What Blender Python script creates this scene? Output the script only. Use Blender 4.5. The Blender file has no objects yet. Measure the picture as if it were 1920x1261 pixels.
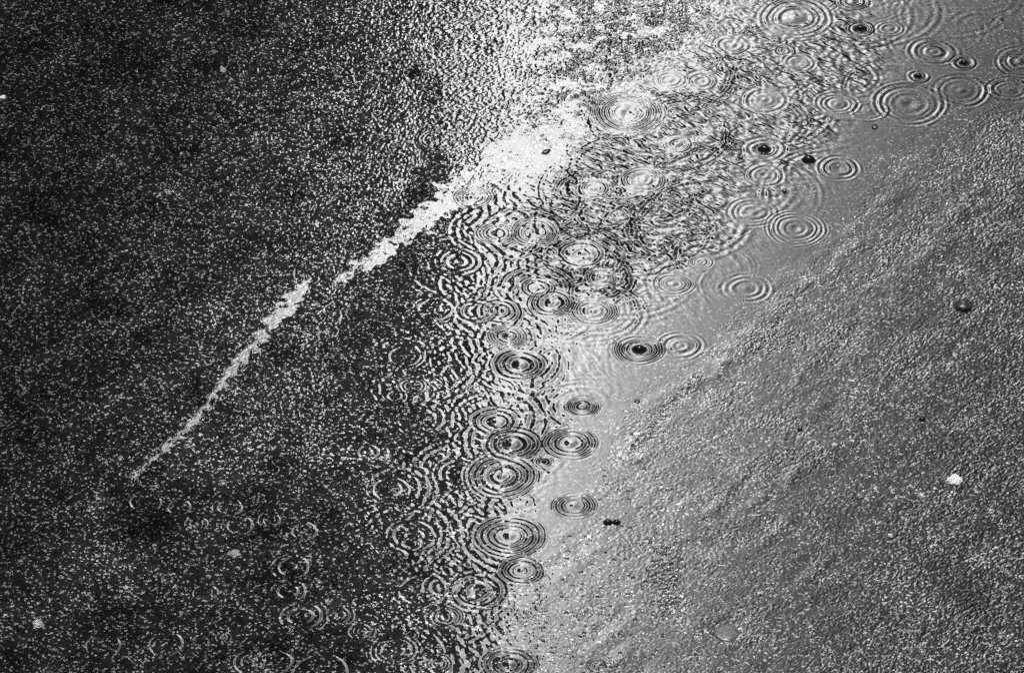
# Rain on wet asphalt: a shallow puddle with raindrop rings, seen from a first-floor window.
import bpy, math, random
import numpy as np
from mathutils import Vector

R = math.radians
rng = np.random.default_rng(11)
random.seed(5)
SC = bpy.context.scene
COL = SC.collection

# ------------------------------------------------------------------ camera
PITCH = R(37.0)
F_PX = 8983.0                      # focal length in pixels of the 1920 px wide photograph
CAM_H = 5.404
CAM_Y = -CAM_H / math.tan(PITCH)
cam_d = bpy.data.cameras.new("camera")
cam_d.sensor_width = 36.0
cam_d.lens = 36.0 * F_PX / 1920.0
cam_d.clip_start = 0.1
cam_d.clip_end = 3000.0
cam = bpy.data.objects.new("camera", cam_d)
COL.objects.link(cam)
cam.location = (0, CAM_Y, CAM_H)
cam.rotation_euler = (math.pi / 2 - PITCH, 0, 0)
SC.camera = cam

# ------------------------------------------------------------------ sky, sun, exposure
SUN_EL, SUN_AZ = R(74), R(8)       # azimuth from straight ahead (+Y) towards the right (+X)
world = bpy.data.worlds.new("World")
SC.world = world
world.use_nodes = True
nt = world.node_tree
nt.nodes.clear()
N = nt.nodes.new
L = nt.links.new


def wmath(op, a, b=None, c=None):
    n = N("ShaderNodeMath")
    n.operation = op
    for i, v in enumerate((a, b, c)):
        if v is None:
            continue
        if isinstance(v, (int, float)):
            n.inputs[i].default_value = v
        else:
            L(v, n.inputs[i])
    return n.outputs[0]


w_out = N("ShaderNodeOutputWorld")
w_bg = N("ShaderNodeBackground")
w_sky = N("ShaderNodeTexSky")
w_sky.sky_type = 'NISHITA'
w_sky.sun_disc = False
w_sky.sun_elevation = SUN_EL
w_sky.sun_rotation = SUN_AZ
w_sky.dust_density = 6.0
w_bw = N("ShaderNodeRGBToBW")
L(w_sky.outputs[0], w_bw.inputs[0])
w_tc = N("ShaderNodeTexCoord")
w_sep = N("ShaderNodeSeparateXYZ")
L(w_tc.outputs['Generated'], w_sep.inputs[0])
w_az = wmath('MULTIPLY', wmath('ARCTAN2', w_sep.outputs[0], w_sep.outputs[1]), 57.2958)
w_el = wmath('MULTIPLY', wmath('ARCSINE', w_sep.outputs[2]), 57.2958)
# cloud texture
w_cl = N("ShaderNodeTexNoise")
w_cl.inputs['Scale'].default_value = 9.0
w_cl.inputs['Detail'].default_value = 4.0
L(w_tc.outputs['Generated'], w_cl.inputs['Vector'])
w_cloud = wmath('ADD', wmath('MULTIPLY', w_cl.outputs[0], 1.0), 0.5)
# a bright, slanting break in the rain clouds: soft on the right, held by the building on the left
s_deg = wmath('ADD', wmath('MULTIPLY', wmath('SUBTRACT', w_az, 0.6), 0.78),
              wmath('MULTIPLY', wmath('SUBTRACT', w_el, 36.2), 0.32))
s_pos = wmath('MAXIMUM', s_deg, 0.0)
s_neg = wmath('MINIMUM', s_deg, 0.0)
brk = wmath('POWER', 2.71828, wmath('SUBTRACT', wmath('MULTIPLY', s_neg, 0.10), wmath('MULTIPLY', s_pos, 0.56)))
# overhead the cloud is thin, low down it is heavy
ovh = N("ShaderNodeMapRange")
ovh.interpolation_type = 'SMOOTHSTEP'
L(w_el, ovh.inputs['Value'])
for k, v in zip(('From Min', 'From Max', 'To Min', 'To Max'), (46, 72, 0.05, 0.22)):
    ovh.inputs[k].default_value = v
w_f = wmath('ADD', wmath('MULTIPLY', brk, 15.0), wmath('MULTIPLY', ovh.outputs[0], w_cloud))
L(wmath('MULTIPLY', w_bw.outputs[0], w_f), w_bg.inputs['Color'])
w_bg.inputs['Strength'].default_value = 0.12
L(w_bg.outputs[0], w_out.inputs[0])

sun_d = bpy.data.lights.new("sun", 'SUN')
sun_d.energy = 0.6
sun_d.angle = R(10)
sun_d.color = (1.0, 1.0, 1.0)
sun = bpy.data.objects.new("sun", sun_d)
COL.objects.link(sun)
sd = Vector((math.sin(SUN_AZ) * math.cos(SUN_EL), math.cos(SUN_AZ) * math.cos(SUN_EL), math.sin(SUN_EL)))
sun.rotation_euler = sd.to_track_quat('Z', 'Y').to_euler()
sun.location = (0, 0, 30)

SC.view_settings.view_transform = 'Standard'
SC.view_settings.look = 'None'
SC.view_settings.gamma = 1.0
SC.view_settings.exposure = 0.9
SC.render.engine = 'CYCLES'
SC.cycles.use_denoising = False
SC.cycles.max_bounces = 6
SC.cycles.transparent_max_bounces = 8


# ------------------------------------------------------------------ tags
def tag(o, label=None, cat=None, group=None, kind=None):
    if label:
        o["label"] = label
    if cat:
        o["category"] = cat
    if group:
        o["group"] = group
    if kind:
        o["kind"] = kind
    return o


# ------------------------------------------------------------------ materials
class Mat:
    def __init__(self, name):
        self.m = bpy.data.materials.new(name)
        self.m.use_nodes = True
        self.t = self.m.node_tree
        self.t.nodes.clear()
        self.out = self.n("ShaderNodeOutputMaterial")

    def n(self, kind, **kw):
        x = self.t.nodes.new(kind)
        for k, v in kw.items():
            setattr(x, k, v)
        return x

    def l(self, a, b):
        self.t.links.new(a, b)

    def ramp(self, src, stops):
        r = self.n("ShaderNodeValToRGB")
        e = r.color_ramp.elements
        while len(e) < len(stops):
            e.new(0.5)
        for i, (p, v) in enumerate(stops):
            e[i].position = p
            e[i].color = (v, v, v, 1)
        self.l(src, r.inputs[0])
        return r.outputs[0]

    def pos(self, scale):
        g = self.n("ShaderNodeNewGeometry")
        v = self.n("ShaderNodeVectorMath", operation='SCALE')
        v.inputs['Scale'].default_value = scale
        self.l(g.outputs['Position'], v.inputs[0])
        return v.outputs[0]


def grain_colour(M):
    """Dark bitumen with a few light stones in it."""
    vor = M.n("ShaderNodeTexVoronoi")
    M.l(M.pos(290.0), vor.inputs['Vector'])
    vor.inputs['Scale'].default_value = 1.0
    sp = M.n("ShaderNodeSeparateColor")
    M.l(vor.outputs['Color'], sp.inputs[0])
    dark = M.ramp(sp.outputs[0], [(0.0, 0.005), (0.80, 0.016), (1.0, 0.02)])
    light = M.ramp(sp.outputs[0], [(0.0, 0.0), (0.85, 0.0), (0.90, 0.22), (1.0, 0.55)])
    # light falloff painted into the colour: stones and bitumen brighten towards the middle
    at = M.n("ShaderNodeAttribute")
    at.attribute_name = "centre_light"
    lift_stones = M.n("ShaderNodeMix", data_type='RGBA', blend_type='MULTIPLY')
    lift_stones.inputs[0].default_value = 1.0
    M.l(light, lift_stones.inputs[6])
    M.l(at.outputs['Color'], lift_stones.inputs[7])
    ad = M.n("ShaderNodeMix", data_type='RGBA', blend_type='ADD')
    ad.inputs[0].default_value = 1.0
    dk = M.n("ShaderNodeMix", data_type='RGBA', blend_type='MULTIPLY')
    dk.inputs[0].default_value = 1.0
    lift_ramp = M.ramp(at.outputs['Fac'], [(0.1, 0.3), (0.9, 2.0)])
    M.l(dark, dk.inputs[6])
    M.l(lift_ramp, dk.inputs[7])
    M.l(dk.outputs[2], ad.inputs[6])
    M.l(lift_stones.outputs[2], ad.inputs[7])
    speck = ad.outputs[2]
    nz = M.n("ShaderNodeTexNoise")
    nz.inputs['Scale'].default_value = 1.0
    nz.inputs['Detail'].default_value = 3.0
    M.l(M.pos(18.0), nz.inputs['Vector'])
    tone = M.ramp(nz.outputs[0], [(0.3, 0.6), (0.7, 1.25)])
    mx = M.n("ShaderNodeMix", data_type='RGBA', blend_type='MULTIPLY')
    mx.inputs[0].default_value = 1.0
    M.l(speck, mx.inputs[6])
    M.l(tone, mx.inputs[7])
    return mx.outputs[2]


def asphalt_material():
    M = Mat("wet_asphalt")
    p = M.n("ShaderNodeBsdfPrincipled")
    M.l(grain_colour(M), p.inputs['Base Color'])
    p.inputs['Roughness'].default_value = 0.03
    p.inputs['IOR'].default_value = 1.40
    bn = M.n("ShaderNodeTexNoise")
    bn.inputs['Scale'].default_value = 1.0
    bn.inputs['Detail'].default_value = 2.0
    M.l(M.pos(420.0), bn.inputs['Vector'])
    b = M.n("ShaderNodeBump")
    b.inputs['Strength'].default_value = 0.035
    b.inputs['Distance'].default_value = 0.001
    M.l(bn.outputs[0], b.inputs['Height'])
    M.l(b.outputs[0], p.inputs['Normal'])
    M.l(p.outputs[0], M.out.inputs[0])
    return M.m


def water_material():
    """A clear skin a few millimetres deep: the bottom shows as its dark speckled colour, the top mirrors."""
    M = Mat("rain_water")
    gl = M.n("ShaderNodeBsdfGlossy")
    gl.inputs['Roughness'].default_value = 0.02
    gl.inputs['Color'].default_value = (1, 1, 1, 1)
    df = M.n("ShaderNodeBsdfDiffuse")
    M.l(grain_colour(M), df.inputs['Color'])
    fr = M.n("ShaderNodeFresnel")
    fr.inputs['IOR'].default_value = 1.36
    mx = M.n("ShaderNodeMixShader")
    M.l(fr.outputs[0], mx.inputs[0])
    M.l(df.outputs[0], mx.inputs[1])
    M.l(gl.outputs[0], mx.inputs[2])
    M.l(mx.outputs[0], M.out.inputs[0])
    return M.m


def plain(name, col, rough, var=0.25, scale=200.0, bump=0.0):
    M = Mat(name)
    p = M.n("ShaderNodeBsdfPrincipled")
    nz = M.n("ShaderNodeTexNoise")
    nz.inputs['Scale'].default_value = 1.0
    nz.inputs['Detail'].default_value = 5.0
    M.l(M.pos(scale), nz.inputs['Vector'])
    c = M.ramp(nz.outputs[0], [(0.3, col * (1 - var)), (0.7, col * (1 + var))])
    M.l(c, p.inputs['Base Color'])
    p.inputs['Roughness'].default_value = rough
    if bump:
        b = M.n("ShaderNodeBump")
        b.inputs['Strength'].default_value = bump
        b.inputs['Distance'].default_value = 0.2 / scale
        M.l(nz.outputs[0], b.inputs['Height'])
        M.l(b.outputs[0], p.inputs['Normal'])
    M.l(p.outputs[0], M.out.inputs[0])
    return M.m


def drop_material():
    M = Mat("clear_drop")
    p = M.n("ShaderNodeBsdfPrincipled")
    nz = M.n("ShaderNodeTexNoise")
    nz.inputs['Scale'].default_value = 1.0
    M.l(M.pos(120.0), nz.inputs['Vector'])
    M.l(M.ramp(nz.outputs[0], [(0.3, 0.008), (0.7, 0.02)]), p.inputs['Base Color'])
    p.inputs['Roughness'].default_value = 0.06
    p.inputs['IOR'].default_value = 1.36
    M.l(p.outputs[0], M.out.inputs[0])
    return M.m


ASPHALT = asphalt_material()
DROP = drop_material()
WATER = water_material()
PALE_STONE = plain("pale_stone", 0.60, 0.6, 0.15, 110, 0.12)
DARK_STONE = plain("dark_stone", 0.035, 0.3, 0.3, 300, 0.4)
GREY_STONE = plain("grey_stone", 0.10, 0.35, 0.35, 130, 0.4)
CHIP = plain("pale_chip", 0.24, 0.4, 0.35, 150, 0.5)
CONCRETE = plain("dark_concrete", 0.05, 0.8, 0.3, 0.7, 0.2)
BRICK = plain("dark_brick", 0.06, 0.85, 0.3, 0.9, 0.3)
SLATE = plain("roof_slate", 0.04, 0.5, 0.3, 2.0, 0.3)
GLASS = plain("window_glass", 0.015, 0.05, 0.1, 0.5)
FRAME = plain("window_frame_paint", 0.12, 0.5, 0.1, 3.0)
DOORM = plain("door_paint", 0.04, 0.4, 0.2, 3.0)


# ------------------------------------------------------------------ photograph point -> point on the road
CP, SP = math.cos(PITCH), math.sin(PITCH)


def ground(px, py):
    """Road point (metres) under a point of the photograph (1920 x 1261)."""
    cx = (px - 960.0) / F_PX
    cy = -(py - 630.5) / F_PX
    dx = cx
    dy = CP + cy * SP
    dz = -SP + cy * CP
    t = -CAM_H / dz
    return dx * t, CAM_Y + dy * t


def mm_per_px(py):
    a = ground(960, py)
    b = ground(961, py)
    return (b[0] - a[0]) * 1000.0


def axis(lo, hi, step, out_lo, out_hi, grow):
    mid = list(np.arange(lo, hi + step * 0.5, step))
    a, s = lo, step
    left = []
    while a > out_lo:
        s *= grow
        a -= s
        left.append(a)
    a, s = mid[-1], step
    right = []
    while a < out_hi:
        s *= grow
        a += s
        right.append(a)
    return np.array(left[::-1] + mid + right)


STEP = 1.5
US = axis(-45, 1965, STEP, -900, 2800, 1.06)
VS = axis(-45, 1305, STEP, -700, 2000, 1.06)
PX, PY = np.meshgrid(US, VS)                       # photograph coordinates of every grid vertex
X, Y = ground(PX, PY)
XM, YM = X * 1000.0, Y * 1000.0                    # millimetres
NV, NU = PX.shape


# ------------------------------------------------------------------ noise helpers
HT = rng.random(1 << 16)
HT2 = rng.random(1 << 16)


def hidx(ix, iy, seed):
    h = (ix.astype(np.int64) * 73856093) ^ (iy.astype(np.int64) * 19349663) ^ (seed * 83492791)
    h ^= h >> 13
    h *= 0x5bd1e995
    h ^= h >> 15
    return h & 0xFFFF


def vnoise(x, y, seed):
    """Gradient noise, about -0.7..0.7."""
    ix, iy = np.floor(x), np.floor(y)
    fx, fy = x - ix, y - iy
    ux = fx * fx * fx * (fx * (fx * 6 - 15) + 10)
    uy = fy * fy * fy * (fy * (fy * 6 - 15) + 10)
    v = []
    for oy in (0, 1):
        for ox in (0, 1):
            a = HT[hidx(ix + ox, iy + oy, seed)] * 2 * np.pi
            v.append(np.cos(a) * (fx - ox) + np.sin(a) * (fy - oy))
    return (v[0] * (1 - ux) + v[1] * ux) * (1 - uy) + (v[2] * (1 - ux) + v[3] * ux) * uy


def fbm(x, y, seed, octaves=3):
    s, a = 0, 1.0
    for o in range(octaves):
        s = s + a * vnoise(x * 2 ** o, y * 2 ** o, seed + 17 * o)
        a *= 0.5
    return s


def pebbles(x, y, cell, seed):
    """Upper envelope of rounded stones packed in the plane: height 0..~1."""
    gx, gy = x / cell, y / cell
    ix, iy = np.floor(gx), np.floor(gy)
    best = np.full(x.shape, -1.0)
    for oy in (-1, 0, 1):
        for ox in (-1, 0, 1):
            jx, jy = ix + ox, iy + oy
            k = hidx(jx, jy, seed)
            cx = jx + 0.5 + (HT[k] - 0.5) * 0.9
            cy = jy + 0.5 + (HT2[k] - 0.5) * 0.9
            k2 = hidx(jx, jy, seed + 5)
            top = 0.35 + 0.65 * HT[k2]
            rad = 0.55 + 0.35 * HT2[k2]
            el = (HT[hidx(jx, jy, seed + 9)] - 0.5) * 1.2
            dx, dy = gx - cx, gy - cy
            dx, dy = dx + el * dy * 0.5, dy - el * dx * 0.3
            d2 = (dx * dx + dy * dy) / (rad * rad)
            best = np.maximum(best, top - 0.9 * d2)
    return np.maximum(best, -0.25)


def smooth(a, b, x):
    t = np.clip((x - a) / (b - a), 0, 1)
    return t * t * (3 - 2 * t)


# coarse rasters of regions drawn over the photograph, blurred, then sampled at the vertices
RS = 5.0
RX0, RY0, RX1, RY1 = -950.0, -750.0, 2850.0, 2050.0
rw, rh = int((RX1 - RX0) / RS), int((RY1 - RY0) / RS)
rX, rY = np.meshgrid(RX0 + (np.arange(rw) + 0.5) * RS, RY0 + (np.arange(rh) + 0.5) * RS)


def poly_mask(pts):
    ins = np.zeros(rX.shape, bool)
    n = len(pts)
    for i in range(n):
        x0, y0 = pts[i]
        x1, y1 = pts[(i + 1) % n]
        if y0 == y1:
            continue
        c = ((y0 <= rY) & (rY < y1)) | ((y1 <= rY) & (rY < y0))
        xi = x0 + (rY - y0) * (x1 - x0) / (y1 - y0)
        ins ^= c & (rX < xi)
    return ins.astype(float)


def blur(a, px):
    s = px / RS
    n = int(max(1, round(s * 3)))
    k = np.exp(-0.5 * (np.arange(-n, n + 1) / s) ** 2)
    k /= k.sum()
    a = np.apply_along_axis(lambda r: np.convolve(np.pad(r, n, mode='edge'), k, 'valid'), 1, a)
    return np.apply_along_axis(lambda r: np.convolve(np.pad(r, n, mode='edge'), k, 'valid'), 0, a)


def sample(a, x=None, y=None):
    x = PX if x is None else x
    y = PY if y is None else y
    gx = np.clip((x - RX0) / RS - 0.5, 0, rw - 1.001)
    gy = np.clip((y - RY0) / RS - 0.5, 0, rh - 1.001)
    ix, iy = gx.astype(int), gy.astype(int)
    fx, fy = gx - ix, gy - iy
    return (a[iy, ix] * (1 - fx) + a[iy, ix + 1] * fx) * (1 - fy) + (a[iy + 1, ix] * (1 - fx) + a[iy + 1, ix + 1] * fx) * fy


def poly_dist(pts, x, y):
    """Distance to a polyline with a width at every point: returns (signed distance to its right side, half width)."""
    best = np.full(x.shape, 1e9)
    sd = np.full(x.shape, 1e9)
    wd = np.zeros(x.shape)
    for (x0, y0, w0), (x1, y1, w1) in zip(pts[:-1], pts[1:]):
        dx, dy = x1 - x0, y1 - y0
        ll = dx * dx + dy * dy
        t = np.clip(((x - x0) * dx + (y - y0) * dy) / ll, 0, 1)
        ex, ey = x - (x0 + t * dx), y - (y0 + t * dy)
        d = np.hypot(ex, ey)
        m = d < best
        best[m] = d[m]
        cr = (dx * ey - dy * ex) / math.sqrt(ll)
        sd[m] = cr[m]
        wd[m] = (w0 + t * (w1 - w0))[m]
    return best, sd, wd


# ------------------------------------------------------------------ where the water lies
# warped coordinates make every drawn edge ragged
WX = PX + 14 * fbm(XM / 45, YM / 45, 3, 3) + 5 * vnoise(XM / 9, YM / 9, 4)
WY = PY + 12 * fbm(XM / 45, YM / 45, 5, 3) + 4 * vnoise(XM / 9, YM / 9, 6)

wet_right = poly_mask([(835, -900), (835, 60), (815, 200), (840, 300), (800, 380), (735, 470), (760, 560), (690, 560),
                       (650, 700), (640, 900), (640, 2200), (3000, 2200), (3000, -900)])
puddle_m = poly_mask([(1330, 60), (1400, -30), (1500, -120), (2100, -120), (2050, 130), (1900, 190), (1760, 250), (1640, 300),
                      (1590, 400), (1540, 470), (1420, 570), (1330, 660), (1250, 725), (1180, 770), (1150, 850), (1110, 900), (1125, 980),
                      (1000, 1020), (1020, 1090), (950, 1140), (1000, 1261), (980, 1500), (650, 1500), (600, 1200), (540, 1100),
                      (660, 1040), (640, 860), (680, 760), (665, 640), (720, 540), (780, 470), (830, 385), (900, 345), (990, 340), (1050, 265),
                      (1110, 190), (1220, 130)])
low_left = poly_mask([(210, 920), (300, 890), (480, 900), (640, 930), (700, 1500), (60, 1500), (130, 1170), (330, 1070), (220, 1000)])
white_m = poly_mask([(880, 165), (960, 75), (1000, 90), (930, 200), (1000, 250), (1060, 195), (1090, 215), (1060, 300), (1090, 340),
                     (960, 350), (900, 330), (860, 380), (790, 440), (740, 465), (770, 410), (860, 300)])
rough_top = poly_mask([(790, -300), (1440, -300), (1385, 85), (1250, 165), (1125, 235), (1000, 270), (850, 310), (800, 280), (790, 160)])
rough_right = poly_mask([(1850, 150), (2900, 100), (2900, 2000), (1500, 2000), (1600, 1200), (1760, 900), (1780, 400)])
specks_m = np.zeros_like(rX)
for (cx, cy, sx, sy, k) in [(1445, 635, 40, 18, .9), (1490, 640, 22, 14, .6), (1570, 630, 30, 18, .7), (1260, 775, 60, 16, .0),
                            (1535, 675, 25, 10, .6), (1250, 1070, 26, 40, .8), (1225, 1010, 18, 24, .4), (1690, 690, 40, 30, .6),
                            (1510, 860, 40, 20, .6), (1440, 870, 30, 14, .5), (1700, 640, 40, 10, .7), (1660, 480, 16, 30, .6),
                            (1500, 800, 26, 10, .7), (1470, 780, 20, 10, .5), (1255, 1130, 30, 30, .5), (1380, 1010, 40, 16, .4),
                            (1870, 300, 50, 60, .5), (1720, 430, 30, 40, .3)]:
    specks_m += k * np.exp(-((rX - cx) / sx) ** 2 - ((rY - cy) / sy) ** 2)
for pts in ([(1190, 840, 0), (1230, 790, 0), (1275, 740, 0), (1310, 705, 0)], [(1410, 660, 0), (1440, 620, 0), (1500, 545, 0)],
            [(1640, 520, 0), (1690, 460, 0), (1720, 420, 0)], [(1560, 680, 0), (1600, 620, 0)]):
    d, sd_, w_ = poly_dist(pts, rX, rY)
    specks_m += 0.75 * np.exp(-(d / 9.0) ** 2)

f_right = sample(blur(wet_right, 34), WX, WY)
f_pud = sample(blur(puddle_m, 22), WX, WY)
f_low = sample(blur(low_left, 16), WX, WY)
f_white = sample(blur(white_m, 10), WX, WY)
f_rtop = sample(blur(rough_top, 14), WX, WY)
f_rrt = sample(blur(rough_right, 60))
f_spk = sample(blur(specks_m, 4), PX, PY)

# the two light streaks: a shallow ledge along an old tyre rut, wet and tipped towards the open sky
STREAKS = [[(1010, 250, 38), (930, 305, 32), (850, 368, 25), (785, 418, 18), (742, 455, 14), (700, 485, 10), (662, 505, 9), (640, 525, 4), (622, 540, 0)],
           [(580, 520, 2), (568, 538, 8), (545, 565, 13), (512, 600, 10), (478, 645, 8), (455, 670, 9), (430, 700, 7), (402, 738, 5),
            (372, 783, 5), (330, 822, 4), (292, 856, 6), (262, 885, 2), (245, 900, 2), (232, 920, 0)]]
f_str = np.zeros_like(PX)
ledge = np.zeros_like(PX)
for st in STREAKS:
    sx_ = PX + 16 * fbm(XM / 20, YM / 20, 31, 4)
    sy_ = PY + 14 * fbm(XM / 20, YM / 20, 33, 4)
    d, sgn, w = poly_dist(st, sx_, sy_)
    m = 1 - smooth(0.75, 1.25, d / np.maximum(w * (1 + 1.3 * fbm(XM / 28, YM / 28, 35, 2)), 0.3))
    f_str = np.maximum(f_str, m)

# depth of the asphalt's mean level under the water (mm, negative) or over it (positive)
low = fbm(XM / 70, YM / 70, 41, 3)
dry = 0.16
D = np.full_like(PX, dry)
film = -0.80 + 0.16 * low
film = film + 0.70 * f_rtop * (1 - 0.6 * f_white) + 0.52 * f_rrt + 1.0 * f_spk
D = D * (1 - f_right) + film * f_right
D = D * (1 - f_low) + np.minimum(D, -0.9) * f_low
D = D * (1 - f_white) + (-0.75) * f_white
D = D * (1 - f_str) + (-0.6) * f_str
D = D * (1 - f_pud) + (-1.15) * f_pud

# ------------------------------------------------------------------ raindrop ripples
BY = 45.0                                           # the tower front, and its right-hand edge
edge_x = math.tan(R(-0.52)) * (BY - CAM_Y)
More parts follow.
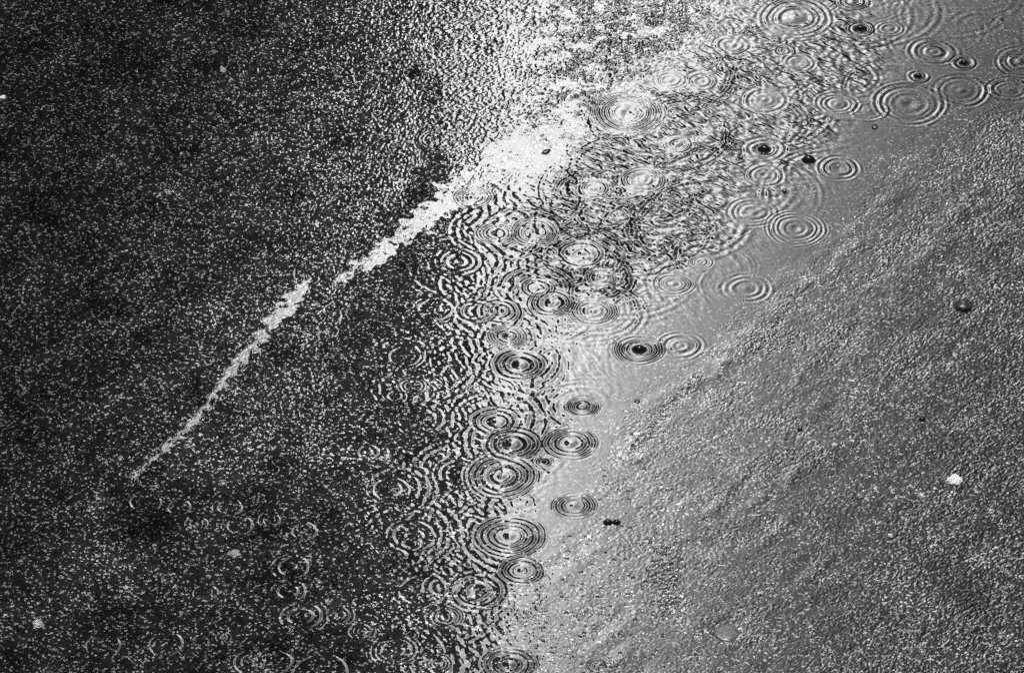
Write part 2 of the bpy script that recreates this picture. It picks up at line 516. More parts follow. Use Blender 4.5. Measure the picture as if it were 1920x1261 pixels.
# (x, y, radius) in the photograph, slope of the rings in degrees, rings of the outer packet, drop in the middle, label
RIPPLES = [
    (1490, 33, 72, 5, 4, 0, "broad many-ringed ripple at the top edge, right of the rough bright sheen"),
    (1372, 85, 36, 6, 2, 0, "black-ringed ripple on the bright patch just below the broad top ripple's left end"),
    (1405, 1, 22, 6, 2, 0, "dark ripple cut by the top edge above the broad many-ringed one"),
    (1600, 3, 33, 8, 2, 0, "heavy black ripple cut by the top edge, right of the broad one"),
    (1613, 54, 27, 8, 1, 1, "dark splash ripple with a drop rising, below the heavy ripple at the top edge"),
    (1668, 54, 30, 4, 2, 0, "open double ring touching the right side of a dark splash ripple near the top"),
    (1750, 97, 48, 5, 3, 0, "crisp target-like ripple with nested rings in the upper right of the puddle"),
    (1807, 118, 24, 7, 1, 1, "small black splash with a round drop, touching the crisp target-like ripple's lower right"),
    (1722, 143, 23, 8, 1, 1, "black oval splash ripple standing alone under the crisp target-like ripple"),
    (1470, 95, 22, 6, 1, 0, "small dark ripple overlapping the upper left of a double ring near the top"),
    (1498, 118, 32, 5, 2, 0, "double ring with bright middle, below the broad many-ringed ripple"),
    (1257, 150, 34, 5, 3, 0, "dark ringed ripple at the upper left shore of the streaky water"),
    (1315, 152, 34, 4, 2, 0, "broken ring immediately right of the dark ripple on the upper left shore"),
    (1433, 187, 45, 4, 2, 0, "wide faint ripple of broken black arcs left of the lone eye-shaped ripple"),
    (1570, 195, 42, 6, 3, 0, "eye-shaped black ripple with a tight bright centre, middle of the upper right water"),
    (1630, 207, 38, 3.5, 1, 0, "single pale ring with a black lower rim, right of the eye-shaped ripple"),
    (1706, 195, 72, 3, 3, 0, "largest pale ripple on the grey water, crossed by its right neighbour"),
    (1802, 170, 54, 3.5, 2, 0, "pale wide ripple with a dark inside, overlapping the largest pale one"),
    (1893, 168, 42, 3, 2, 0, "pale ring near the right edge, beside the pale ripple with a dark inside"),
    (1912, 116, 50, 3, 3, 0, "faint close-set rings cut by the right edge of the water"),
    (1433, 280, 42, 6, 2, 1, "ripple with a dark drop off its centre, above a weak broken ring"),
    (1573, 315, 42, 5, 3, 0, "neat pale-centred oval ripple at the edge of the smooth grey film"),
    (1433, 328, 38, 3.5, 2, 0, "weak broken ring under the ripple with a dark off-centre drop"),
    (1412, 398, 52, 3, 3, 0, "pale wide ripple up and left of the shaded ripple on the film's edge"),
    (1492, 428, 58, 4, 4, 0, "wide shaded ripple lowest on the right shore, dark along its upper rim"),
    (870, 155, 25, 6, 3, 0, "small dark-hearted ripple at the left edge of the bright sheen"),
    (840, 177, 19, 5, 3, 0, "smaller ripple touching the lower left of the dark-hearted one by the sheen"),
    (773, 137, 13, 4, 2, 0, "tiny ring alone on the dark asphalt high above the pale streak"),
    (660, 180, 12, 4, 2, 0, "faint tiny ripple far out on the dark asphalt, farthest left of the upper ones"),
    (826, 262, 43, 6, 5, 0, "close-ringed ripple half on dark asphalt, half on the bright sheen"),
    (887, 370, 36, 6, 4, 0, "regular bull's-eye ripple in the dark notch under the bright sheen"),
    (720, 408, 18, 5, 2, 0, "small ripple left of the pale streak near its middle"),
    (748, 397, 11, 5, 1, 0, "tiny ring squeezed between a small ripple and the pale streak"),
    (1177, 212, 68, 5, 5, 0, "large ripple of many dense rings beside the whitest patch of water"),
    (1207, 338, 46, 5, 3, 0, "spiral-looking ripple amid black streaks, below the large dense-ringed one"),
    (1038, 253, 15, 2.5, 2, 0, "thin pale ring on the whitest patch of water"),
    (1063, 256, 17, 6, 2, 0, "dark smudged ripple on the right margin of the whitest patch"),
    (1270, 270, 30, 4, 2, 0, "broken oval ring right of and below the large dense-ringed ripple"),
    (1113, 353, 32, 4, 2, 0, "half-open ring left of the spiral-looking ripple"),
    (783, 322, 12, 3, 2, 0, "very faint small ring on dark asphalt just outside the streak's upper part"),
    (932, 437, 38, 6, 4, 0, "left one of two bold dark ripples side by side under the sheen"),
    (1002, 435, 46, 6, 4, 0, "right one of two bold dark ripples side by side under the sheen"),
    (860, 490, 46, 5, 2, 0, "large broken white ring at the puddle's dark left shore, below the bull's-eye ripple"),
    (1090, 475, 45, 4, 2, 0, "weak wide ring broken into dashes, below right of the paired bold ripples"),
    (1127, 520, 30, 6, 2, 0, "dark churned ripple above the ripple with an almond-shaped middle"),
    (1007, 540, 32, 5, 2, 0, "blotchy ripple overlapped from below by a heavy dark swirl"),
    (1034, 567, 45, 7, 3, 0, "heavy dark swirl ripple left of the almond-centred ripple"),
    (1112, 583, 46, 6, 3, 0, "almond-centred dark ripple at the end of the black-streaked water"),
    (893, 583, 38, 5, 2, 0, "blotchy black and white ring, left half of an overlapping pair"),
    (937, 583, 40, 5, 2, 0, "blotchy black and white ring, right half of an overlapping pair"),
    (813, 580, 40, 5, 2, 0, "dark ring with fine white dashes left of the blotchy overlapping pair"),
    (770, 573, 15, 7, 1, 0, "tight bright-edged small ring on the dark left shore of the puddle"),
    (697, 540, 15, 4, 2, 0, "tiny pale rings on dark asphalt between the two pale streaks"),
    (785, 520, 10, 4, 1, 0, "pin-sized ring on the shore next to the large broken white ring"),
    (953, 630, 37, 6, 4, 0, "dark crescent-like ripple below the blotchy overlapping pair"),
    (1199, 655, 44, 6, 3, 1, "ripple with a large round dark drop on bright water, mid picture"),
    (1275, 648, 45, 3, 3, 0, "pale ripple overlapping the right side of the one with a large round drop"),
    (1262, 532, 38, 5, 3, 0, "black dashed ripple on bright water above the ripple with the large round drop"),
    (1315, 491, 25, 6, 3, 0, "compact dark ripple just up and right of a black dashed one"),
    (1398, 540, 50, 2.5, 3, 0, "faint grey ripple on smooth bright water, right of the black dashed ripple"),
    (757, 667, 34, 5, 1, 0, "thin broken white ring in the dark, level with the large round drop"),
    (975, 683, 50, 5, 2, 0, "wide dark-edged ripple on the bright margin below the crescent-like one"),
    (773, 723, 30, 7, 3, 0, "white-ringed ripple in the dark, upper one of a touching pair"),
    (743, 742, 24, 7, 2, 0, "white-ringed ripple in the dark, lower one of a touching pair"),
    (887, 728, 12, 5, 2, 0, "small grey ringlet amid bright blobs of reflection in the middle"),
    (1092, 761, 30, 7, 2, 0, "isolated sharp black double ring on smooth bright water"),
    (930, 790, 45, 6, 2, 0, "bold black and white ripple, upper one of three in a cluster"),
    (963, 797, 15, 4, 2, 0, "small grey ringlet on the right rim of the cluster's upper ripple"),
    (1070, 830, 48, 5, 3, 0, "right-hand bright-centred ripple of the cluster, below the isolated double ring"),
    (960, 832, 52, 6, 2, 0, "middle ripple of the cluster with a bright oval heart"),
    (688, 847, 24, 5, 1, 0, "incomplete white arc ring at the far left of the dark water"),
    (1020, 865, 15, 8, 1, 1, "tiny dark splash under the gap between two bright-centred ripples"),
    (730, 917, 42, 6, 2, 0, "white-rimmed dark ring standing left of the ripple with curling bands"),
    (862, 887, 50, 5, 2, 0, "ripple with curling bright bands around a small hooked centre"),
    (942, 892, 66, 5, 4, 0, "biggest ripple along the dark boundary, many curved bands on its right"),
    (1077, 947, 40, 4, 3, 0, "clean grey oval ripple on the smooth film right of the dark boundary"),
    (1238, 952, 13, 6, 2, 0, "small lone dark ringlet far out on the right film"),
    (773, 1003, 48, 7, 2, 0, "strong white ring in the dark holding a smaller ring inside"),
    (770, 1019, 22, 6, 1, 0, "smaller ring held inside a strong white ring in the dark"),
    (955, 1005, 62, 5, 4, 0, "arc-like bands of a ripple fading into the grey film, above the sharp black target"),
    (977, 1069, 40, 7, 2, 0, "sharp black target-like ripple alone at the lower boundary"),
    (790, 1105, 54, 6, 2, 0, "left ripple of the big lower cluster with double white rim"),
    (829, 1100, 36, 7, 2, 0, "heavy bright ring in the middle of the big lower cluster"),
    (893, 1107, 56, 5, 2, 0, "right ripple of the big lower cluster, touching the grey film"),
    (832, 1156, 40, 7, 4, 0, "spiral ripple at the foot of the big lower cluster"),
    (955, 1143, 10, 4, 2, 0, "pin-prick ripple on the film beside the big lower cluster"),
    (677, 1182, 26, 7, 3, 0, "white-ringed ripple left above the large one near the bottom edge"),
    (740, 1218, 48, 6, 3, 0, "large swirling white ripple near the bottom edge, below the lower cluster"),
    (727, 1242, 12, 5, 1, 0, "ringlet inside the lower left of the large swirling ripple"),
    (772, 1190, 16, 6, 2, 0, "small bright ring on the upper right of the large swirling ripple"),
    (822, 1243, 25, 6, 3, 0, "compact dark ripple at the bottom edge right of the large swirling one"),
    (955, 1245, 48, 7, 3, 0, "large black and white target ripple cut by the bottom edge"),
    (1123, 1247, 25, 6, 3, 0, "dark compact ripple on the grey film at the bottom edge, farthest right"),
    (873, 1058, 12, 5, 2, 0, "tiny frayed ring between the big lower cluster and the arc-like bands"),
    (636, 1152, 28, 7, 3, 0, "bright ringed ripple joining the leaning chain to the lower cluster"),
    (887, 1003, 10, 5, 2, 0, "tiny double ringlet in the dark gap left of the arc-like bands"),
    (270, 940, 34, 4, 1, 0, "faintest ripple at the left end of the chain on the dark water"),
    (334, 950, 28, 6, 2, 0, "second ripple from the left end of the dark chain, Y-shaped glint on its rim"),
    (371, 981, 26, 6, 3, 0, "small ripple with a bright bull's eye below the chain's second ripple"),
    (429, 950, 30, 6, 2, 0, "clear white ring at the top of the chain, right of its middle"),
    (447, 985, 32, 4, 2, 0, "blurred ripple hanging under the chain's clear white ring"),
    (507, 974, 26, 5, 3, 0, "bright churned ripple near the right end of the dark chain"),
    (568, 995, 31, 6, 2, 0, "open white ring at the right end of the dark chain"),
    (547, 1062, 38, 6, 2, 0, "white ring with a small knot on its lower right rim, top of the leaning column"),
    (544, 1107, 34, 7, 2, 0, "ring with a bright half-moon inside, middle of the leaning column"),
    (568, 1154, 46, 6, 3, 0, "slanting multi-ringed ripple at the foot of the leaning column"),
    (382, 1111, 30, 5, 2, 0, "lone white ring in the dark, left of the leaning column"),
    (190, 1210, 38, 4, 1, 0, "ghostly ring nearest the lower left corner"),
    (307, 1207, 42, 5, 2, 0, "big thin white ring near the bottom left, right of the ghostly one"),
    (417, 1194, 20, 7, 2, 0, "small bright ring like a shell, right of the big thin white ring"),
    (471, 1240, 36, 6, 3, 0, "bright-hearted ripple at the bottom edge under the shell-like ring"),
    (515, 1241, 38, 6, 2, 0, "ring at the bottom edge overlapping the bright-hearted one from the right"),
    (564, 1076, 9, 6, 1, 0, "knot-sized ringlet on the lower right rim of the leaning column's top ring"),
    (597, 1262, 58, 5, 1, 0, "wide arc mostly below the bottom edge, right of the overlapping bright pair"),
    (255, 780, 16, 4, 2, 0, "faint small ripple on dark asphalt left of the lower pale streak"),
    (493, 760, 11, 7, 1, 0, "little white swirl right of the lower pale streak"),
]

z_w = np.zeros_like(PX)                 # water level, mm
own = np.full(PX.shape, -1, np.int32)   # which ripple a vertex belongs to
own_t = np.full(PX.shape, 1.12)
wig = fbm(XM / 22, YM / 22, 51, 2)
amod = fbm(XM / 30, YM / 30, 57, 2)
disc_wet = np.zeros_like(PX)


def box(px, py, rpx):
    """Grid slice that holds a circle of rpx photograph pixels about a point."""
    i0, i1 = np.searchsorted(US, [px - rpx, px + rpx])
    j0, j1 = np.searchsorted(VS, [py - rpx, py + rpx])
    return slice(j0, j1), slice(i0, i1)


rip_xy = []
for k, (px, py, rp, slope, nr, drop, lab) in enumerate(RIPPLES):
    cx, cy = ground(px, py)
    Rm = rp * mm_per_px(py)
    rip_xy.append((cx, cy, Rm))
    sl = box(px, py, rp * 1.5)
    lx, ly = XM[sl] - cx * 1000, YM[sl] - cy * 1000
    r = np.hypot(lx, ly)
    t0 = r / Rm
    m = t0 < own_t[sl]
    own[sl][m] = k
    own_t[sl][m] = t0[m]
    th = np.arctan2(ly, lx)
    need = (math.degrees(math.atan2(edge_x - cx, BY - cy)) - (px - 960) * 0.00638) / 1.5
    ph = rng.random(4) * 6.28
    r = r * (1 + 0.03 * np.sin(2 * th + ph[0]) + 0.02 * np.sin(3 * th + ph[1])) + 1.4 * wig[sl] * min(1, Rm / 25)
    am = np.clip(1 + 0.25 * np.sin(th + ph[2]) + 1.2 * amod[sl], 0.85 if need > 0.9 else 0.05, 1.25)
    t = r / Rm
    lam = np.clip(Rm * (0.62 + 0.25 * rng.random()) / nr, 5.5, 15.0)
    inner = 0.15 + 0.9 * rng.random()
    if need > 0.9 and Rm > 17:
        lam, inner = np.clip(Rm * 0.8 / min(nr, 2), 8, 16), 0.6 * inner
    s = math.tan(R(need + 0.30 * slope + (1.3 if need > 0.9 else 0) if need > 0 else max((0.6 + 0.55 * rng.random()) * slope, 0.9 * -need)))
    wid = max(0.40 * lam * nr, 3.0)
    c0 = Rm - wid * 0.75
    # the front: short waves outside, longer ones inside; slower rings further in; scaled so that the steepest slope is s
    lam2 = lam * 1.5

    def profile(q, amp_f, amp_i):
        u = (q - c0) / lam
        return (lam * amp_f * np.exp(-((q - c0) / wid) ** 2) * np.cos(6.28 * (u + 0.10 * u * np.abs(u)))
                + inner * lam2 * amp_i * np.exp(-((q / Rm - 0.42) / 0.2) ** 2) * np.cos(6.28 * (q / lam2) + ph[3]))

    q1 = np.linspace(0, 1.4 * Rm, 400)
    norm = s / np.abs(np.gradient(profile(q1, 1, 1), q1)).max()
    h = norm * profile(r, am, 1.6 - 0.6 * am)
    # the cavity or bump in the middle
    cw = max(0.13 * Rm, 2.4)
    h += s * cw * 0.45 * np.exp(-(r / cw) ** 2) * (1 if ph[0] > 2 else -1)
    if drop:
        h -= s * Rm * 0.16 * np.exp(-(t / 0.55) ** 2)
    h *= 1 - smooth(1.05, 1.4, t0)
    z_w[sl] += h
    disc_wet[sl] = np.maximum(disc_wet[sl], 1 - smooth(0.95, 1.2, t0))

# older, spent rings that cross the puddle and make its choppy surface
ch_pts = [(1330, 60), (1420, -100), (2100, -100), (2000, 60), (1700, 120), (1590, 230), (1570, 340), (1480, 440), (1340, 560), (1220, 660), (1090, 760),
          (1010, 900), (960, 1010), (960, 1261), (930, 1500), (700, 1500), (680, 1180), (690, 1050), (660, 860), (690, 620), (780, 480), (860, 370),
          (1000, 350), (1110, 190), (1230, 130)]
chop = sample(blur(poly_mask(ch_pts), 28))
chop = np.clip(0.12 + 0.88 * chop, 0, 1) * np.clip(f_pud * 1.3, 0, 1)
boost = sample(blur(poly_mask([(1080, 180), (1330, 60), (1500, -100), (1700, 120), (1540, 300), (1400, 430), (1200, 540), (1000, 540), (960, 360), (1080, 330)]), 40))
gain = chop * (0.8 + 1.9 * boost)
n_old = 380
BUSY = [(a_, b_, c_) for (a_, b_, c_, d_, e_, f_, g_) in RIPPLES if 660 < a_ < 1180 and b_ > 340 and c_ > 20]
cand = np.argwhere((gain[::7, ::7] > 0.25))
zo = np.zeros_like(z_w)
for q in range(n_old):
    j, i = cand[rng.integers(len(cand))] * 7
    px, py = PX[j, i], PY[j, i]
    rp = 35 + 130 * rng.random() ** 1.4
    fixed = q < 110
    if fixed:                                       # an outer, older ring round one of the ripples in the busy middle
        bx_, by_, br_ = BUSY[q % len(BUSY)]
        px, py, rp = bx_ + rng.normal() * 8, by_ + rng.normal() * 6, br_ * (1.35 + 0.75 * rng.random())
        i, j = int(np.searchsorted(US, px)), int(np.searchsorted(VS, py))
    lam = 8.5 + 12 * rng.random()
    nw = 0.8 + 0.9 * rng.random() ** 2
    s = math.tan(R(0.8 + 0.9 * rng.random()))
    sl = box(px, py, rp * 1.1 + 60)
    cx, cy = X[j, i] * 1000, Y[j, i] * 1000
    lx, ly = XM[sl] - cx, YM[sl] - cy
    r = np.hypot(lx, ly) + 2.0 * wig[sl]
    th = np.arctan2(ly, lx)
    a0 = rng.random() * 6.28
    arc = np.clip(0.15 + 1.0 * np.cos(th - a0), 0, 1)
    Rm = rp * mm_per_px(py)
    if fixed:
        arc = 0.45 + 0.55 * arc
        s *= 1.25
    zo[sl] += lam * s / 6.28 * np.exp(-((r - Rm) / (nw * lam)) ** 2) * np.cos(6.28 * (r - Rm) / lam) * arc
# wind and flow: short-crested wavelets, crests slanting down to the right
def wavelets(deg, seed):
    ca, sa = math.cos(R(deg)), math.sin(R(deg))
    fu, fv = XM * ca + YM * sa, -XM * sa + YM * ca
    fv = fv + 5 * vnoise(fu / 45, fv / 45, seed + 7)
    return 0.35 * vnoise(fu / 24, fv / 7.5, seed) + 0.30 * vnoise(fu / 13, fv / 6, seed + 1) + 0.5 * vnoise(fu / 42, fv / 15, seed + 2)


zo += (0.30 + 0.22 * boost) * wavelets(-33, 61) * np.clip(boost * 1.6 + 0.15, 0, 1)
zo += 0.22 * wavelets(-66, 81) * (1 - np.clip(boost * 1.6, 0, 1))
z_w += zo * gain * (1 - 0.72 * disc_wet)

# stones of the asphalt: rounded, worn nearly flat on top, with pits between them
coarse = np.minimum(pebbles(XM, YM, 6.2, 101), 0.62)
fine = np.minimum(pebbles(XM + 3.1, YM - 1.7, 3.4, 131), 0.70)
big = np.minimum(pebbles(XM + 1.1, YM + 5.7, 11.0, 171), 0.70)
g = 0.75 * coarse + 0.42 * fine + 0.35 * big + 0.10 * vnoise(XM / 2.2, YM / 2.2, 140)
g -= 0.78


def domes(cell, seed, share, rmin, rmax, hmax):
    """Single worn stones standing a little proud of the bitumen, gently rounded."""
    out = np.zeros_like(XM)
    gx_, gy_ = XM / cell, YM / cell
    ix, iy = np.floor(gx_), np.floor(gy_)
    for oy in (-1, 0, 1):
        for ox in (-1, 0, 1):
            k_ = hidx(ix + ox, iy + oy, seed)
            k2 = hidx(ix + ox, iy + oy, seed + 3)
            k3 = hidx(ix + ox, iy + oy, seed + 6)
            dx = (gx_ - (ix + ox + HT[k_])) * cell
            dy = (gy_ - (iy + oy + HT2[k_])) * cell
            rr_ = rmin + (rmax - rmin) * HT[k2]
            q_ = np.clip(1 - (dx * dx + dy * dy) / (rr_ * rr_), 0, 1)
            out = np.maximum(out, np.where(HT[k3] < share, hmax * (0.3 + 0.7 * HT2[k3]) * (rr_ / rmax) * q_ ** 1.5, 0))
    return out


g_dry = 0.03 * g + domes(4.4, 201, 0.32, 1.4, 2.9, 0.55) + domes(8.0, 231, 0.12, 2.0, 4.0, 0.55)

# thin film: water dips between the stones it covers; long soft streaks follow the ruts
filmy = np.clip(f_right + f_str + f_low + f_rtop, 0, 1) * (1 - f_pud)
ra, rb = math.cos(R(50)), math.sin(R(50))
ra0, rb0 = 9 * fbm(XM / 50, YM / 50, 77, 2), 9 * fbm(XM / 50, YM / 50, 78, 2)
gu, gv = (XM + ra0) * ra + (YM + rb0) * rb, -(XM + ra0) * rb + (YM + rb0) * ra
z_w += filmy * (0.10 * vnoise(XM / 7.5, YM / 7.5, 71) + 0.075 * vnoise(XM / 4.0, YM / 4.0, 72)) * np.clip(0.75 + 1.1 * fbm(XM / 60, YM / 60, 76, 2) + 1.1 * f_rrt, 0.15, 2.4)
z_w += f_right * (1 - f_pud) * (1 - f_rtop) * (0.30 * vnoise(gu / 150, gv / 42, 73) + 0.15 * vnoise(gu / 55, gv / 24, 74)) * np.clip(0.6 + 1.4 * vnoise(XM / 130, YM / 130, 79), 0.1, 1.4)
patch = np.clip(0.40 + 2.4 * fbm(XM / 75, YM / 75, 80, 3), 0, 1.6)
calm = 1 - 0.6 * (1 - smooth(1180, 1420, PX)) * smooth(820, 920, PY)
rt_var = np.clip(0.62 + 0.25 * smooth(1000, 1150, PX) + 1.5 * fbm(XM / 48, YM / 48, 86, 3), 0.12, 1.6) * (0.75 + 0.95 * smooth(960, 1130, PX))
z_w += filmy * (1 - np.maximum(0.35 * f_str, 0.7 * f_white)) * calm * np.clip(0.04 + 0.10 * patch + 0.15 * f_rrt - 0.10 * f_rtop, 0.02, 0.45) * (0.30 * coarse + 0.85 * fine + 0.25 * vnoise(XM / 2.4, YM / 2.4, 141))
z_w += filmy * f_rtop * (1 - 0.8 * f_white) * 0.30 * rt_var * big
pits = domes(7.5, 301, 0.10, 1.5, 3.2, 0.6) + np.clip(f_spk * 1.6, 0, 1) * domes(5.2, 311, 0.7, 1.6, 3.4, 0.9) + f_rrt * np.clip(patch, 0, 1) * domes(6.5, 321, 0.45, 1.5, 3.6, 0.7)
pits += f_rtop * (1 - 0.6 * f_white) * np.clip(rt_var, 0, 1) * domes(7.5, 331, 0.5, 2.0, 4.2, 0.9)
z_w -= filmy * np.clip(f_right * 1.3 - 0.3, 0, 1) * pits
z_w += f_rtop * (1 - f_pud) * 0.15 * rt_var * vnoise(XM / 10.0, YM / 10.0, 75)
# faint ruts that run up to the right: pale on the side turned to the light
for pts, hh in (([(1180, 860, 9), (1240, 790, 11), (1330, 690, 10), (1400, 640, 6)], .5), ([(1330, 705, 8), (1380, 650, 14), (1450, 590, 10), (1520, 520, 5)], .6),
                ([(1630, 600, 8), (1680, 545, 13), (1745, 470, 10), (1800, 400, 6)], .7), ([(1480, 890, 6), (1560, 830, 12), (1625, 770, 8)], .5),
                ([(1330, 960, 6), (1400, 890, 12), (1470, 830, 8)], .5), ([(1500, 700, 6), (1560, 620, 12), (1640, 540, 8)], .4),
                ([(1280, 1010, 5), (1350, 940, 9), (1420, 880, 5)], .35), ([(1560, 540, 6), (1590, 450, 12), (1680, 350, 8)], .4)):
    d_, sg_, w_ = poly_dist(pts, PX + 10 * fbm(XM / 40, YM / 40, 83, 2), PY + 10 * fbm(XM / 40, YM / 40, 84, 2))
    z_w += 0.35 * hh * np.exp(-(d_ / (w_ * 2.0)) ** 2) * (1 - f_pud) * np.clip(0.7 + 1.2 * vnoise(XM / 35, YM / 35, 85), 0, 1.4)
# ledges: the water skin tips to the right along the streaks
z_w += -f_str * XM * 0.0
tilt = f_str * np.clip((760 - PX) / 300 * 2.2 + 1.6, 0.6, 4.2)

# ------------------------------------------------------------------ asphalt
amp = 1.0
Dw = np.minimum(D, -0.9)
D = D * (1 - disc_wet) + Dw * disc_wet
wetk = np.clip(f_right + f_low * 0.0, 0, 1)
z_a = D + (g * wetk + g_dry * (1 - wetk)) * 0.9 + 0.10 * fbm(XM / 55, YM / 55, 151, 2)
edge = np.minimum(np.minimum((PX - US[0]) / 500, (US[-1] - PX) / 500), np.minimum((PY - VS[0]) / 400, (VS[-1] - PY) / 400))
edge = np.clip(edge, 0, 1)
z_a = z_a * edge + (1 - edge) * -9.0


def add_mesh(name, co, faces, mat, normals=None, smooth_shade=True):
    me = bpy.data.meshes.new(name)
    nvv, nf = len(co), len(faces)
    me.vertices.add(nvv)
    me.vertices.foreach_set("co", np.ascontiguousarray(co, np.float32).ravel())
    me.loops.add(nf * 4)
    me.loops.foreach_set("vertex_index", np.ascontiguousarray(faces, np.int32).ravel())
    me.polygons.add(nf)
    me.polygons.foreach_set("loop_start", np.arange(0, nf * 4, 4, dtype=np.int32))
    me.update(calc_edges=True)
    me.polygons.foreach_set("use_smooth", np.full(nf, smooth_shade, bool))
    if normals is not None:
        me.normals_split_custom_set_from_vertices(normals.astype(np.float32))
    me.materials.append(mat)
    o = bpy.data.objects.new(name, me)
    COL.objects.link(o)
    return o


idx = np.arange(NU * NV).reshape(NV, NU)
# image rows run from far to near: this winding faces up
quads = np.stack([idx[1:, :-1], idx[1:, 1:], idx[:-1, 1:], idx[:-1, :-1]], -1).reshape(-1, 4)
co_a = np.stack([X, Y, z_a / 1000.0], -1).reshape(-1, 3)
FAR = 400.0
base = len(co_a)
gx = np.array([-FAR, -40, -6, 0, 6, 40, FAR])
gy = np.array([-60, -12, -4, 0, 6, 40, FAR])
GX, GY = np.meshgrid(gx, gy)
co_g = np.stack([GX, GY, np.full_like(GX, -0.008)], -1).reshape(-1, 3)
gi = base + np.arange(49).reshape(7, 7)
qg = np.stack([gi[:-1, :-1], gi[:-1, 1:], gi[1:, 1:], gi[1:, :-1]], -1).reshape(-1, 4)
road = add_mesh("road", np.vstack([co_a, co_g]), np.vstack([quads, qg]), ASPHALT)
centre_light = np.clip(0.28 + 0.9 * np.exp(-((PX - 760 + 0.35 * (PY - 600)) / 430) ** 2) + 0.38 * f_right, 0, 1.0) * (1 - 0.45 * f_low)  # painted brightness for the asphalt colour, strongest near the middle, fading far left
centre_light = centre_light * np.clip(1 + 0.8 * fbm(XM / 120, YM / 120, 91, 3), 0.4, 1.5)


def put_centre_light(o, vals):
    a = o.data.attributes.new("centre_light", 'FLOAT_COLOR', 'POINT')
    v = np.ones((len(o.data.vertices), 4), np.float32)
    v[:len(vals), :3] = vals[:, None]
    v[len(vals):, :3] = 0.5
    a.data.foreach_set("color", v.ravel())


centre_light *= 1 - 0.55 * f_pud * smooth(850, 1050, PX)
put_centre_light(road, centre_light.ravel())
tag(road, "dark wet asphalt road with coarse glinting grain under the puddle", "road", kind="structure")

# water skin: its own normals come from the whole height field so that neighbouring pieces join without a seam
co_w = np.stack([X, Y, z_w / 1000.0], -1)
du = np.gradient(co_w, axis=1)
dv = np.gradient(co_w, axis=0)
nw_ = np.cross(dv, du)
nw_ *= np.sign(nw_[..., 2:3])
nw_ /= np.linalg.norm(nw_, axis=-1, keepdims=True)
sl_t = np.tan(np.radians(tilt))
nw_[..., 0] += sl_t
nw_ /= np.linalg.norm(nw_, axis=-1, keepdims=True)
co_w = co_w.reshape(-1, 3)
nw_ = nw_.reshape(-1, 3)
wetv = ((z_w + filmy * pits - z_a) > -0.35) & (edge > 0.9)
keep = wetv.ravel()[quads].any(1)
fown = own.ravel()[quads]
fo = fown.max(1)
fo[(fown.min(1) < 0)] = -1


def water_piece(name, sel):
    f = quads[sel]
    used, inv = np.unique(f, return_inverse=True)
    o = add_mesh(name, co_w[used], inv.reshape(-1, 4), WATER, nw_[used])
    put_centre_light(o, centre_light.ravel()[used])
    return o


pud = water_piece("puddle_water", keep & (fo < 0))
tag(pud, "thin sheet of rain water lying over the asphalt, mirroring a bright sky", "water", kind="structure")


def lathe(name, prof, loc, mat, seg=20, parent=None):
    """prof: (radius mm, height mm) from bottom to top."""
    co, fc = [], []
    for r_, z_ in prof:
        for a in range(seg):
            co.append((r_ * math.cos(6.28318 * a / seg) / 1000, r_ * math.sin(6.28318 * a / seg) / 1000, z_ / 1000))
    for j in range(len(prof) - 1):
        for a in range(seg):
            b = (a + 1) % seg
            fc.append((j * seg + a, j * seg + b, (j + 1) * seg + b, (j + 1) * seg + a))
    o = add_mesh(name, np.array(co), np.array(fc), mat)
    o.location = loc
    if parent:
        o.parent = parent
    return o


for k, (px, py, rp, slope, nr, drop, lab) in enumerate(RIPPLES):
    sel = (fo == k)
    if not sel.any():
        continue
    o = water_piece("raindrop_ripple", sel)
    tag(o, lab, "ripple", "raindrop ripples on the wet road")
    if drop:
        cx, cy, Rm = rip_xy[k]
        r0 = min(0.27 * Rm, 9.5)
        prof = [(r0 * 1.6, -1.0), (r0 * 1.25, 0.05 * r0), (r0 * 1.02, 0.2 * r0), (r0 * 0.94, 0.4 * r0), (r0 * 0.82, 0.6 * r0), (r0 * 0.62, 0.78 * r0), (r0 * 0.35, 0.9 * r0), (r0 * 0.12, 0.94 * r0), (0.01, 0.95 * r0)]
        lathe("rebound_drop", prof, (cx, cy, 0), DROP, parent=o)

# ------------------------------------------------------------------ loose things on the road
import bmesh


def stone(name, px, py, rx, ry, hz, mat, label, cat, seed, rough=0.16, group=None):
    cx, cy = ground(px, py)
    s = mm_per_px(py) / 1000.0
    bm = bmesh.new()
    bmesh.ops.create_icosphere(bm, subdivisions=4, radius=1.0)
    rr = random.Random(seed)
    ph = [rr.random() * 6.28 for _ in range(9)]
    for v in bm.verts:
        c = v.co.copy()
        d = 1 + rough * (math.sin(2.3 * c.x + ph[0]) * math.sin(2.7 * c.y + ph[1]) + 0.6 * math.sin(5.1 * c.x + ph[2]) * math.sin(4.7 * c.y + ph[3])
                         + 0.35 * math.sin(9 * c.x + ph[4]) * math.sin(8 * c.z + ph[5]) + 0.3 * math.sin(11 * c.y + ph[6]))
        c *= d
        c.z = max(c.z, -0.3)
        v.co = (c.x * rx * s, c.y * ry * s, c.z * hz * s)
    me = bpy.data.meshes.new(name)
    bm.to_mesh(me)
    bm.free()
    for p in me.polygons:
        p.use_smooth = True
    me.materials.append(mat)
    o = bpy.data.objects.new(name, me)
    COL.objects.link(o)
    o.location = (cx, cy, 0.0005)
    o.rotation_euler.z = rr.random()
    tag(o, label, cat, group)
    return o


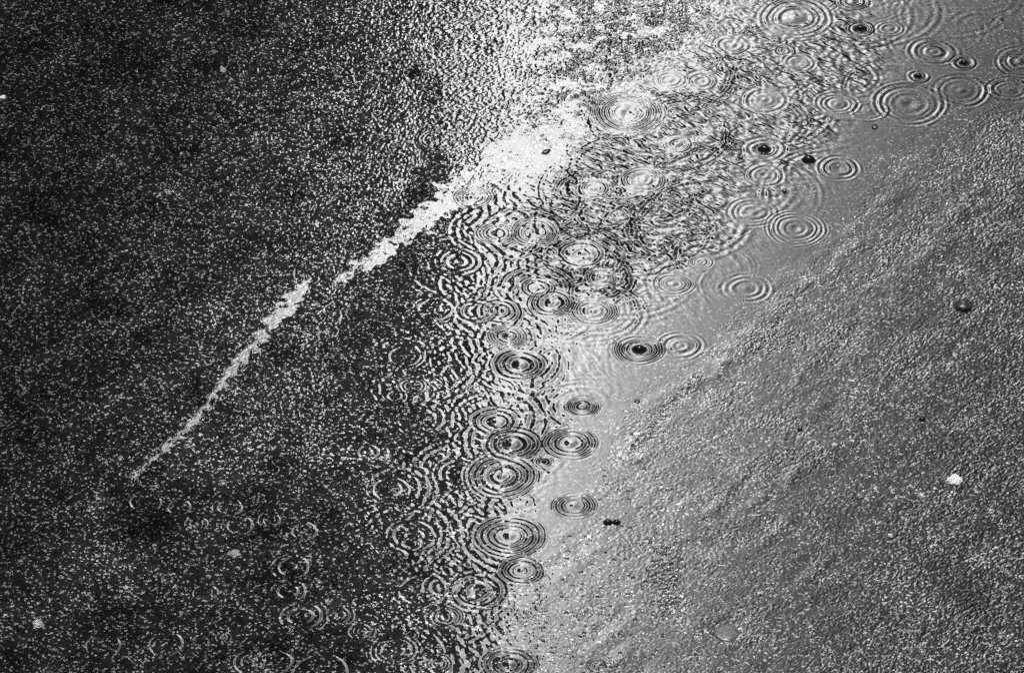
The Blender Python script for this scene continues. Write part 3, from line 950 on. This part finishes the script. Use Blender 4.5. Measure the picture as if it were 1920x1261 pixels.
stone("pale_stone", 1790, 901, 15, 15, 7, PALE_STONE, "flat chalk-white stone alone on the dark film at the right", "stone", 1)
stone("dark_stone", 1806, 573, 18, 17, 8, DARK_STONE, "smooth dark oval stone above the white stone at the right", "stone", 2, 0.08)
stone("pebble", 1669, 1005, 4.5, 6, 5, PALE_STONE, "tiny white pebble with a black shadow on the right film", "pebble", 3)
stone("pale_stone", 1612, 929, 10, 10, 4, GREY_STONE, "blurred grey lump under the film, left of the white stone", "stone", 4)
stone("grey_stone", 1362, 1186, 24, 24, 3.5, GREY_STONE, "rounded grey stone bump half drowned at the lower right", "stone", 5, 0.06)
stone("pale_chip", 440, 1038, 11, 13, 3, CHIP, "frayed pale chip in the dark, below the clear white ring of the chain", "chip", 6, 0.3)
stone("pale_chip", 72, 1170, 11, 14, 3, CHIP, "dull pale chip near the lower left corner", "chip", 7, 0.3)
stone("pale_chip", 418, 132, 6, 9, 3, CHIP, "dull pale chip on the black asphalt at upper left", "chip", 8, 0.3)
stone("pebble", 5, 184, 8, 6, 4, PALE_STONE, "light pebble cut by the left edge", "pebble", 9)
stone("dark_pebble", 1640, 238, 6, 7, 3, DARK_STONE, "black pebble under the pale rings at upper right", "pebble", 10)
stone("dark_pebble", 1470, 358, 4.5, 5, 3, DARK_STONE, "small black pebble between the weak broken ring and the shaded ripple", "pebble", 11)
stone("dark_pebble", 1024, 285, 9, 6, 3, DARK_STONE, "soft black pebble on the whitest patch of water", "pebble", 12)
stone("dark_pebble", 1195, 752, 5, 5, 2, DARK_STONE, "dim pebble on the film right of the isolated double ring", "pebble", 13)
stone("dark_pebble", 1002, 237, 5, 4, 2, DARK_STONE, "faint grey pebble above the soft black one on the white patch", "pebble", 14)


def bubble(px, py, rp, label):
    cx, cy = ground(px, py)
    r0 = rp * mm_per_px(py)
    prof = [(r0 * 1.25, -0.4), (r0 * 1.05, 0.12 * r0), (r0 * 0.95, 0.3 * r0), (r0 * 0.78, 0.55 * r0), (r0 * 0.5, 0.76 * r0), (r0 * 0.22, 0.86 * r0), (0.01, 0.88 * r0)]
    o = lathe("air_bubble", prof, (cx, cy, 0), DROP)
    tag(o, label, "bubble", "air bubbles on the water")


bubble(1516, 300, 11, "round glassy bubble left of the neat pale-centred ripple")
bubble(1140, 979, 8, "left bubble of a touching pair on the grey film")
bubble(1156, 979, 7, "right bubble of a touching pair on the grey film")
bubble(1729, 786, 6, "bubble-like dark-rimmed blister alone on the right film")
bubble(1500, 805, 5, "small dark blister at the end of a row of exposed grains")


# ------------------------------------------------------------------ the far side of the street, seen only as reflections
def boxes(name, bx, mat, parent=None, loc=None):
    bm = bmesh.new()
    for (x0, x1, y0, y1, z0, z1) in bx:
        vs = [bm.verts.new(p) for p in ((x0, y0, z0), (x1, y0, z0), (x1, y1, z0), (x0, y1, z0), (x0, y0, z1), (x1, y0, z1), (x1, y1, z1), (x0, y1, z1))]
        for f in ((0, 3, 2, 1), (4, 5, 6, 7), (0, 1, 5, 4), (1, 2, 6, 5), (2, 3, 7, 6), (3, 0, 4, 7)):
            bm.faces.new([vs[i] for i in f])
    me = bpy.data.meshes.new(name)
    bm.to_mesh(me)
    bm.free()
    me.materials.append(mat)
    o = bpy.data.objects.new(name, me)
    COL.objects.link(o)
    if parent:
        o.parent = parent
    if loc:
        o.location = loc
    return o


def empty(name, loc):
    o = bpy.data.objects.new(name, None)
    COL.objects.link(o)
    o.location = loc
    return o


tower = empty("office_tower", (edge_x, BY, 0))
tag(tower, "tall dark office tower across the street, mirrored as the dark half of the puddle", "building")
boxes("wall", [(-62, 0, 0, 24, 0, 104)], CONCRETE, tower)
boxes("parapet", [(-62.3, 0.0, -0.25, -0.003, 102.5, 104.8)], CONCRETE, tower)
boxes("door", [(-9.2, -6.8, -0.08, -0.003, 0, 2.7)], DOORM, tower)
for fl in range(11):
    for c in range(8):
        x0, z0 = -5.2 - c * 7.0, 4.2 + fl * 8.6
        f = boxes("window", [(x0, x0 + 0.12, -0.12, -0.003, z0, z0 + 3.4), (x0 + 2.9, x0 + 3.02, -0.12, -0.003, z0, z0 + 3.4),
                             (x0 + 0.123, x0 + 2.897, -0.12, -0.003, z0 + 3.28, z0 + 3.4), (x0 + 0.123, x0 + 2.897, -0.2, -0.003, z0, z0 + 0.12)], FRAME, tower)
        boxes("pane", [(x0 + 0.123, x0 + 2.897, -0.05, -0.004, z0 + 0.123, z0 + 3.277)], GLASS, f)

HY = 24.0
hx = -0.35
houses = [(7.5, 12.9, 2.9), (6.8, 13.4, 2.2), (8.2, 12.5, 3.6), (7.0, 13.2, 2.6), (7.6, 12.8, 3.0), (9.0, 13.6, 2.4)]
words = ["narrow dark brick house nearest the tower", "second brick house from the tower with the low roof", "wide brick house with the steepest roof in the row",
         "brick house in the row right of the steep-roofed one", "brick house next to the last in the row", "widest brick house at the far end of the row"]
for (w, zz, rf), lb in zip(houses, words):
    h = empty("row_house", (hx, HY, 0))
    tag(h, lb, "house", "houses across the street")
    boxes("wall", [(0, w, 0, 9, 0, zz)], BRICK, h)
    bm = bmesh.new()
    vs = [bm.verts.new(p) for p in ((-0.02, -0.3, zz + 0.003), (w - 0.02, -0.3, zz + 0.003), (w - 0.02, 9.3, zz + 0.003), (-0.02, 9.3, zz + 0.003), (-0.02, 4.5, zz + rf), (w - 0.02, 4.5, zz + rf))]
    for fcs in ((0, 1, 5, 4), (2, 3, 4, 5), (1, 2, 5), (3, 0, 4), (3, 2, 1, 0)):
        bm.faces.new([vs[i] for i in fcs])
    me = bpy.data.meshes.new("roof")
    bm.to_mesh(me)
    bm.free()
    me.materials.append(SLATE)
    ro = bpy.data.objects.new("roof", me)
    COL.objects.link(ro)
    ro.parent = h
    boxes("chimney", [(w * 0.7, w * 0.7 + 0.9, 3.2, 4.0, zz + rf * 0.6, zz + rf + 1.1)], BRICK, ro)
    boxes("door", [(w * 0.15, w * 0.15 + 1.0, -0.06, -0.003, 0, 2.2)], DOORM, h)
    for zf in (1.0, 4.6, 8.2):
        for xf in (0.42, 0.72):
            x0 = w * xf
            f = boxes("window", [(x0, x0 + 0.08, -0.1, -0.003, zf, zf + 1.6), (x0 + 1.12, x0 + 1.2, -0.1, -0.003, zf, zf + 1.6),
                                 (x0 + 0.083, x0 + 1.117, -0.1, -0.003, zf + 1.52, zf + 1.6), (x0 + 0.083, x0 + 1.117, -0.14, -0.003, zf, zf + 0.08)], FRAME, h)
            boxes("pane", [(x0 + 0.083, x0 + 1.117, -0.04, -0.004, zf + 0.083, zf + 1.517)], GLASS, f)
    hx += w + 0.003
